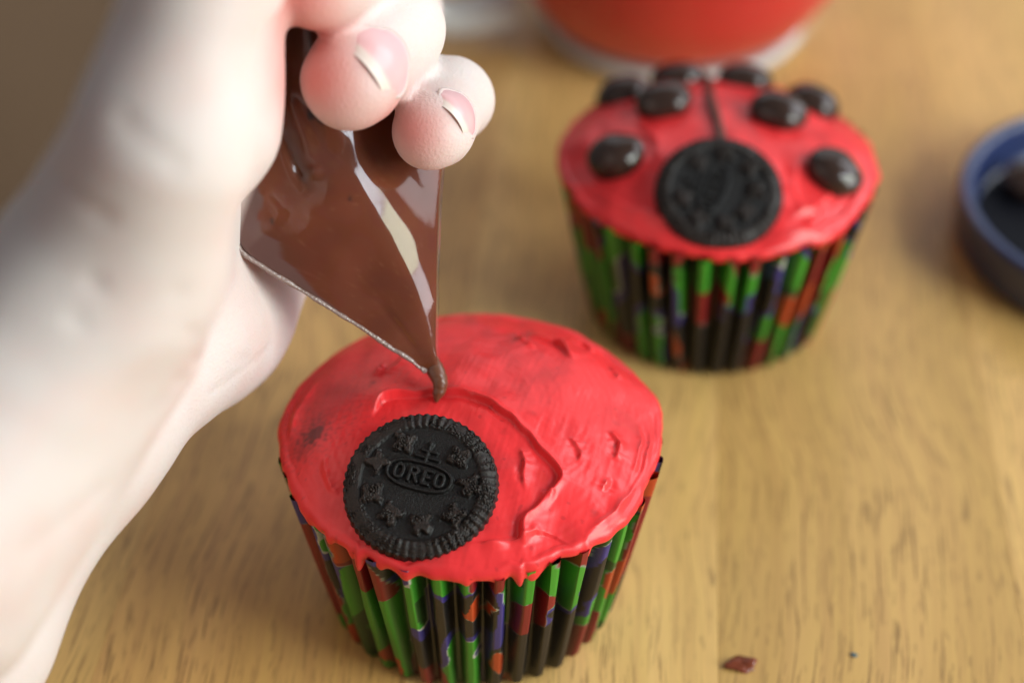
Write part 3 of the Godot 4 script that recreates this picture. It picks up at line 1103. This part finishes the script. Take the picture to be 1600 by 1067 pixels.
func make_hand() -> void:
	var bones := [
		[Vector3(-65.6, 60.2, 17.7), Vector3(-85.6, 39.6, 47.4), 16, 17, 0],
		[Vector3(-85.6, 39.6, 47.4), Vector3(-103.2, 20.9, 65.6), 17, 18, 0],
		[Vector3(-46.7, 111.2, 41.7), Vector3(-75.3, 86.6, 66.1), 12.8, 16.5, 0],
		[Vector3(-75.3, 86.6, 66.1), Vector3(-96.5, 72.1, 81.9), 16.5, 19, 0],
		[Vector3(-51.9, 94.8, 35.7), Vector3(-77.8, 71.3, 62.8), 15.5, 20, 0],
		[Vector3(-65.6, 60.2, 17.7), Vector3(-54.6, 59.9, -4.3), 16, 15.5, 0],
		[Vector3(-54.6, 59.9, -4.3), Vector3(-49.9, 54.2, -16.8), 15.5, 15.8, 0],
		[Vector3(-50.5, 53.8, -18.9), Vector3(-31.5, 58.3, -52.4), 15.5, 10.5, 0],
		[Vector3(-38.6, 121.3, -16.3), Vector3(-43.8, 104.6, -3.4), 11.6, 12.4, 0],
		[Vector3(-43.8, 104.6, -3.4), Vector3(-52.8, 89.4, 3.1), 12.4, 11, 0],
		[Vector3(-53.6, 87.2, 0.0), Vector3(-59.5, 83.1, 8.4), 11, 13, 0],
		[Vector3(-31.4, 150.3, 33.6), Vector3(-38.0, 129.6, 42.3), 9.6, 9.7, 0],
		[Vector3(-38.0, 129.6, 42.3), Vector3(-46.7, 111.2, 41.7), 9.7, 12.8, 0],
		[Vector3(-59.2, 68.4, -8.9), Vector3(-37.0, 73.9, -58.0), 13.5, 10.5, 0],
		[Vector3(-57.6, 75.5, -5.0), Vector3(-42.0, 89.0, -60.8), 13, 10.5, 0],
		[Vector3(-57.0, 81.7, -0.3), Vector3(-46.5, 104.6, -61.5), 13, 10.5, 0],
		[Vector3(-33.1, 57.5, -49.2), Vector3(-8.6, 70.8, -55.5), 9.5, 8, 1],
		[Vector3(-8.6, 70.8, -55.5), Vector3(-3.7, 84.6, -39.8), 8, 7.1, 1],
		[Vector3(-3.7, 84.6, -39.8), Vector3(-6.0, 90.4, -21.2), 7.1, 6.5, 1],
		[Vector3(-6.3, 90.2, -21.1), Vector3(-6.9, 90.3, -19.7), 6.1, 5.3, 1],
		[Vector3(-3.2, 85.0, -39.9), Vector3(-5.9, 91.4, -18.9), 5.8, 4.5, 1],
		[Vector3(-38.0, 74.4, -56.0), Vector3(-16.0, 86.6, -68.7), 10, 9.4, 2],
		[Vector3(-16.0, 86.6, -68.7), Vector3(-13.3, 101.0, -36.3), 9.4, 8.3, 2],
		[Vector3(-13.3, 101.0, -36.3), Vector3(-18.7, 103.7, -16.3), 8.3, 8.1, 2],
		[Vector3(-19.0, 103.5, -16.3), Vector3(-19.8, 103.4, -14.6), 7.4, 6.6, 2],
		[Vector3(-12.8, 101.4, -36.2), Vector3(-19.1, 104.3, -13.3), 7.2, 5.6, 2],
		[Vector3(-41.8, 89.5, -58.8), Vector3(-22.8, 101.5, -72.6), 10.2, 9.8, 3],
		[Vector3(-22.8, 101.5, -72.6), Vector3(-18.1, 116.6, -39.5), 9.8, 9.3, 3],
		[Vector3(-18.1, 116.6, -39.5), Vector3(-23.5, 120.4, -20.4), 9.3, 8.8, 3],
		[Vector3(-23.7, 120.3, -20.5), Vector3(-24.6, 120.3, -18.8), 7.4, 6.6, 3],
		[Vector3(-17.6, 116.9, -39.4), Vector3(-23.9, 121.3, -17.5), 7.2, 5.6, 3],
		[Vector3(-46.2, 105.5, -59.8), Vector3(-29.0, 117.6, -73.7), 10.2, 9.8, 4],
		[Vector3(-29.0, 117.6, -73.7), Vector3(-24.3, 130.7, -41.4), 9.8, 9.3, 4],
		[Vector3(-24.3, 130.7, -41.4), Vector3(-27.9, 134.2, -22.1), 9.3, 8.6, 4],
		[Vector3(-28.2, 134.1, -22.1), Vector3(-28.9, 134.1, -20.4), 7.4, 6.6, 4],
		[Vector3(-23.8, 131.0, -41.3), Vector3(-28.0, 135.1, -19.2), 7.2, 5.6, 4],
		[Vector3(-36.9, 134.8, 4.6), Vector3(-30.0, 149.7, -5.4), 12, 10.5, 5],
		[Vector3(-30.0, 149.7, -5.4), Vector3(-21.4, 152.8, -25.4), 10.5, 9, 5]]
	for b in bones:
		bone_a.append(b[0])
		bone_d.append(b[1] - b[0])
		bone_l.append((b[1] - b[0]).length_squared())
		bone_ra.append(b[2])
		bone_rb.append(b[3])
		bone_c.append(b[4])
	creases = [[Vector3(-45.8, 117.6, 55.8), Vector3(-35.8, 104.6, 50.4), 0.35, 1.3], [Vector3(-48.4, 113.5, 58.6), Vector3(-39.4, 93.4, 46.8), 0.26, 1.3], [Vector3(-39.6, 138.5, 50.7), Vector3(-34.1, 133.8, 52.7), 0.32, 1.6], [Vector3(-49.7, 129.4, 49.2), Vector3(-43.5, 126.9, 53.9), 0.32, 1.6], [Vector3(-56.7, 86.2, 73.1), Vector3(-49.7, 85.6, 61.1), 0.26, 1.8], [Vector3(-36.3, 113.9, 53.1), Vector3(-39.7, 77.3, -1.7), 0.26, 1.5], [Vector3(-37.5, 95.8, 45.4), Vector3(-38.2, 59.4, 2.8), 0.22, 1.1], [Vector3(-43.1, 59.8, 11.6), Vector3(-35.5, 55.9, -4.7), 0.19, 1]]
	var red := Color(0.66, 0.19, 0.16)
	var pink := Color(0.72, 0.40, 0.34)
	var pad_crease_spots := [[Vector3(-10.2, 92.7, -24.4), 4.2, 0.75, true], [Vector3(-12.9, 90.9, -22.8), 4, 0.6, true], [Vector3(-21.7, 111.0, -18.7), 4.5, 0.7, true], [Vector3(-24.3, 112.8, -14.1), 4, 0.6, true], [Vector3(-10.1, 95.9, -12.2), 7.5, 0.95, true], [Vector3(-23.5, 108.9, -7.0), 8.5, 0.9, true], [Vector3(-26.0, 123.4, -10.5), 8.5, 0.9, true], [Vector3(-30.0, 69.7, -0.1), 9, 0.5, false], [Vector3(-15.3, 107.1, 3.1), 8, 0.3, false]]  # small ones redden the creases between fingers, shade put into the colour
	pad_crease_shade = []
	for q in pad_crease_spots:
		pad_crease_shade.append([q[0], q[1], red if q[3] else pink, q[2]])
	var lo: Vector3 = Vector3(-125.2, -1.1, -87.5)
	var hi: Vector3 = Vector3(7.4, 165.8, 104.9)
	var person := part("person", hand_mesh(1.1, lo, hi), mats.skin)
	describe(person, "bare pale forearm and hand reaching in from the left, fist closed round the piping bag", "person")
	for n in [[Vector3(-18.7, 103.7, -16.3), Vector3(0.261, -0.126, -0.957), Vector3(0.791, 0.597, 0.137), -6.4, 5.6, 0.82, 2],
			[Vector3(-6.0, 90.4, -21.2), Vector3(0.119, -0.292, -0.949), Vector3(0.805, 0.588, -0.081), -5.2, 4.4, 0.72, 1],
			[Vector3(-23.5, 120.4, -20.4), Vector3(0.268, -0.191, -0.944), Vector3(0.805, 0.583, 0.111), -6.4, 5.6, 0.82, 3],
			[Vector3(-27.9, 134.2, -22.1), Vector3(0.182, -0.180, -0.967), Vector3(0.832, 0.552, 0.054), -6.4, 4.4, 0.74, 4]]:
		var own := PackedInt32Array()
		for k in bone_c.size():
			if bone_c[k] == n[6]:
				own.append(k)
		near_bones = own
		part("fingernail", nail_mesh(n[0], n[1], n[2], n[3], n[4], n[5]), mats.nail, person)
		part("nail_fold", nail_fold(n[0], n[1], n[2], n[3], n[4], n[5]), mats.fold, person)


# A nail laid on the finger: from its free edge at v0 to the cuticle at v1 along the finger, bent round it.
func nail_mesh(tip: Vector3, along: Vector3, out: Vector3, v0: float, v1: float, half_angle: float) -> ArrayMesh:
	var w := along.cross(out).normalized()
	var nu := 27
	var nv := 29
	var p := PackedVector3Array()
	var col := PackedColorArray()
	var reach := nail_reach(tip, along, out, v0, v1)
	for j in nv:
		for i in nu:
			p.append(nail_point(float(i) / (nu - 1) * 2.0 - 1.0, float(j) / (nv - 1), tip, along, out, w, v0, v1, half_angle, reach) * MM)
			var u := float(i) / (nu - 1) * 2.0 - 1.0
			var v := float(j) / (nv - 1)
			var edge := 0.13 + 0.05 * u * u
			var tone := Color(0.72, 0.40, 0.40).lerp(Color(0.68, 0.44, 0.47), v)
			tone = tone.lerp(Color(0.74, 0.56, 0.55), smoothstep(0.86, 0.97, v + 0.1 * u * u) * 0.5)
			col.append(Color(0.72, 0.61, 0.55).lerp(tone, smoothstep(edge - 0.03, edge + 0.07, v)))
	return grid(p, nu, nv, false, PackedVector2Array(), col)


# How far the skin lies from the finger's axis under the middle of the nail, from the free edge to the root.
func nail_reach(tip: Vector3, along: Vector3, out: Vector3, v0: float, v1: float) -> Array:
	var skin := []
	for k in 9:
		var r := 16.0
		while r > 1.5 and hand_field(tip + along * lerpf(v0, v1, k / 8.0) + out * r) > 0.01:
			r -= 0.03
		skin.append(r)
	# the plate is stiffer than the skin: a little straighter at its free end
	var plate := []
	for k in 9:
		var straight: float = lerpf(skin[3], skin[8], (k - 3) / 5.0)
		plate.append(maxf(skin[k], lerpf(skin[k], straight, 0.25)))
	return plate


func nail_point(u: float, v: float, tip: Vector3, along: Vector3, out: Vector3, w: Vector3, v0: float, v1: float, half_angle: float, reach: Array) -> Vector3:
	# the cuticle end is rounded, the free edge gently curved; the plate is part of a cylinder
	var bend := 1.0 - 0.45 * pow(smoothstep(0.5, 1.0, v), 2.0)
	var ang := u * half_angle * bend
	var at := lerpf(v0, v1, v) + (v1 - v0) * u * u * (-0.10 * smoothstep(0.5, 1.0, v) + 0.16 * (1.0 - smoothstep(0.0, 0.5, v)))
	var far: float = spline(reach, v * 8.0) + 0.26 * (1.0 - pow(v, 6.0)) - 0.10 * pow(absf(u), 4.0) - 0.35 * pow(absf(u), 8.0) * (1.0 - smoothstep(0.0, 0.4, v))
	var round_ := far * 0.97
	return tip + along * at + out * (far - round_) + (out * cos(ang) + w * sin(ang)) * round_


# The fold of skin round the sides and root of a nail.
func nail_fold(tip: Vector3, along: Vector3, out: Vector3, v0: float, v1: float, half_angle: float) -> ArrayMesh:
	var w := along.cross(out).normalized()
	var reach := nail_reach(tip, along, out, v0, v1)
	var path := []
	var wide := []
	for k in 29:
		var f := float(k) / 28.0
		var u := -1.03
		var v := 0.2
		if f < 0.36:
			v = lerpf(0.2, 0.97, f / 0.36)
		elif f < 0.64:
			u = lerpf(-1.03, 1.03, (f - 0.36) / 0.28)
			v = 1.0
		else:
			u = 1.03
			v = lerpf(0.97, 0.2, (f - 0.64) / 0.36)
		path.append(nail_point(u, v, tip, along, out, w, v0, v1, half_angle, reach) - out * 0.28)
		wide.append(0.5 if f > 0.1 and f < 0.9 else 0.3)
	return tube(path, wide, 12, 112, 0.1)


# ---------------------------------------------------------------- the rest
func make_measuring_cup() -> void:
	var at := Vector3(53.3, 0, -214.0)
	var o := thing("measuring_cup", "glass measuring cup holding bright red frosting, behind the spotted cupcake", "measuring cup", at * MM)
	var outer := [Vector2(0, 1.2), Vector2(26, 1.0), Vector2(31, 0), Vector2(35, 1.5), Vector2(40.5, 7), Vector2(48.5, 20), Vector2(52.5, 37), Vector2(56.5, 84), Vector2(55.6, 86), Vector2(54.2, 84), Vector2(50.2, 37), Vector2(46.3, 21), Vector2(38.5, 8.5), Vector2(30, 4.5), Vector2(0, 4.2)]
	part("glass_wall", lathe(rounded(PackedVector2Array(outer), 6.0), 128), mats.clear, o)
	var fill := [Vector2(0, 4.5), Vector2(29.8, 4.8), Vector2(38.2, 8.8), Vector2(46.0, 21.2), Vector2(49.9, 37), Vector2(52.6, 66), Vector2(45, 69), Vector2(22, 66), Vector2(0, 71)]
	part("base_ring", lathe(rounded(PackedVector2Array([Vector2(27.0, 0.2), Vector2(34.6, 0.2), Vector2(37.6, 3.4), Vector2(36.4, 6.2), Vector2(31, 4.0), Vector2(27.0, 3.9)]), 1.0), 96), mats.glare_glass, o)
	part("red_frosting", lathe(rounded(PackedVector2Array(fill), 5.0), 128), mats.cup_fill, o)
	var loop := [Vector3(-53, 70, 8), Vector3(-70, 71, 12), Vector3(-80, 62, 15), Vector3(-80, 38, 15), Vector3(-68, 11.0, 13), Vector3(-44, 11.0, 8)]
	part("handle", tube(loop, [5.5, 5.0, 4.8, 4.8, 5.0, 6.0], 24, 60), mats.glare_glass, o)


func make_shade_sheet() -> void:
	# added dark sheet in place of shade; only its blurred corner shows, upper left
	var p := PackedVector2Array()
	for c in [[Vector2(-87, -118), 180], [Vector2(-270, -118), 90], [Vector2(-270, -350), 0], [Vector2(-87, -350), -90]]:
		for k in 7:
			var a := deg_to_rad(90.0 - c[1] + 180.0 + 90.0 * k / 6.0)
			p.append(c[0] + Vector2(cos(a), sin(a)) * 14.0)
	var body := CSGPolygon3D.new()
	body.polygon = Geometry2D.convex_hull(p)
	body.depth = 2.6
	body.name = "shade_sheet"
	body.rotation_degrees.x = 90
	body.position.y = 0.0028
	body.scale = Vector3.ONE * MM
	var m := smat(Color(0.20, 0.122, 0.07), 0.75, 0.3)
	m.heightmap_enabled = true
	m.heightmap_texture = noise_texture(0.06, 256, 13, FastNoiseLite.TYPE_CELLULAR, 2)
	m.heightmap_scale = 0.04
	m.uv1_triplanar = true
	m.uv1_scale = Vector3(0.03, 0.03, 0.03)
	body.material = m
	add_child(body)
	describe(body, "added dark brown sheet standing in for the shade behind the wrist at the upper left", "mat")


func make_lid() -> void:
	var at := Vector3(155.6, 0, -108.4)
	var o := thing("jar_lid", "dark blue plastic jar lid lying open side up at the right edge", "lid", at * MM)
	var pr := [Vector2(0, 0), Vector2(38.6, 0), Vector2(41.2, 1.6), Vector2(42.0, 12.0), Vector2(41.2, 13.5), Vector2(39.2, 13.6), Vector2(38.2, 12.6), Vector2(37.6, 3.0), Vector2(35.5, 2.2), Vector2(0, 2.2)]
	part("rim", lathe(rounded(PackedVector2Array(pr), 1.4), 160), mats.blue, o)
	part("liner_disc", lathe(rounded(PackedVector2Array([Vector2(0, 2.4), Vector2(36.0, 2.4), Vector2(36.6, 2.9), Vector2(36.0, 3.3), Vector2(0, 3.3)]), 0.4), 96), mats.liner_inside, o)
	var places := [[-21.0, 6.2, -19.0, 20.0, "dark candy lying in the blue jar lid, nearest its left rim"], [-10.0, 7.2, -12.0, 80.0, "second dark candy in the blue jar lid, right of the first"]]
	for k in 2:
		var s: Array = places[k]
		var c := part("candy", candy_mesh(6 + k), mats.candy)
		describe(c, s[4], "candy", "dark candies in the blue lid")
		place_cookie(c, at + Vector3(s[0], s[1], s[2]), Vector3(0.05, 1, 0.1), s[3])


func crumb_mesh(r: float, seed_: int, flat: float) -> ArrayMesh:
	var p := PackedVector3Array()
	for j in 15:
		for i in 22:
			var f := PI * j / 14.0
			var t := TAU * i / 22.0
			var q := Vector3(sin(f) * cos(t), cos(f), sin(f) * sin(t))
			var w := 1.0 + 0.55 * noise.get_noise_3dv(q * 0.9 + Vector3(seed_, 0, 0)) + 0.2 * noise.get_noise_3dv(q * 2.6 + Vector3(seed_, 3, 0))
			p.append(Vector3(q.x * 1.5, maxf(q.y * flat, -flat * 0.3), q.z) * r * w * MM)
	return grid(p, 22, 15, true)


func make_crumbs() -> void:
	var a := part("chocolate_smear", crumb_mesh(1.75, 4, 0.5), smat(Color(0.19, 0.042, 0.018), 0.22))
	describe(a, "small shiny reddish brown blob of icing on the bare table, right of the nearer cupcake", "smear")
	a.position = Vector3(50.1, 0.25, 20.7) * MM
	var b := part("sugar_speck", crumb_mesh(0.42, 9, 0.7), smat(Color(0.07, 0.13, 0.15), 0.5))
	describe(b, "tiny grey blue speck on the table, right of the brown blob", "speck")
	b.position = Vector3(71.3, 0.1, 18.6) * MM
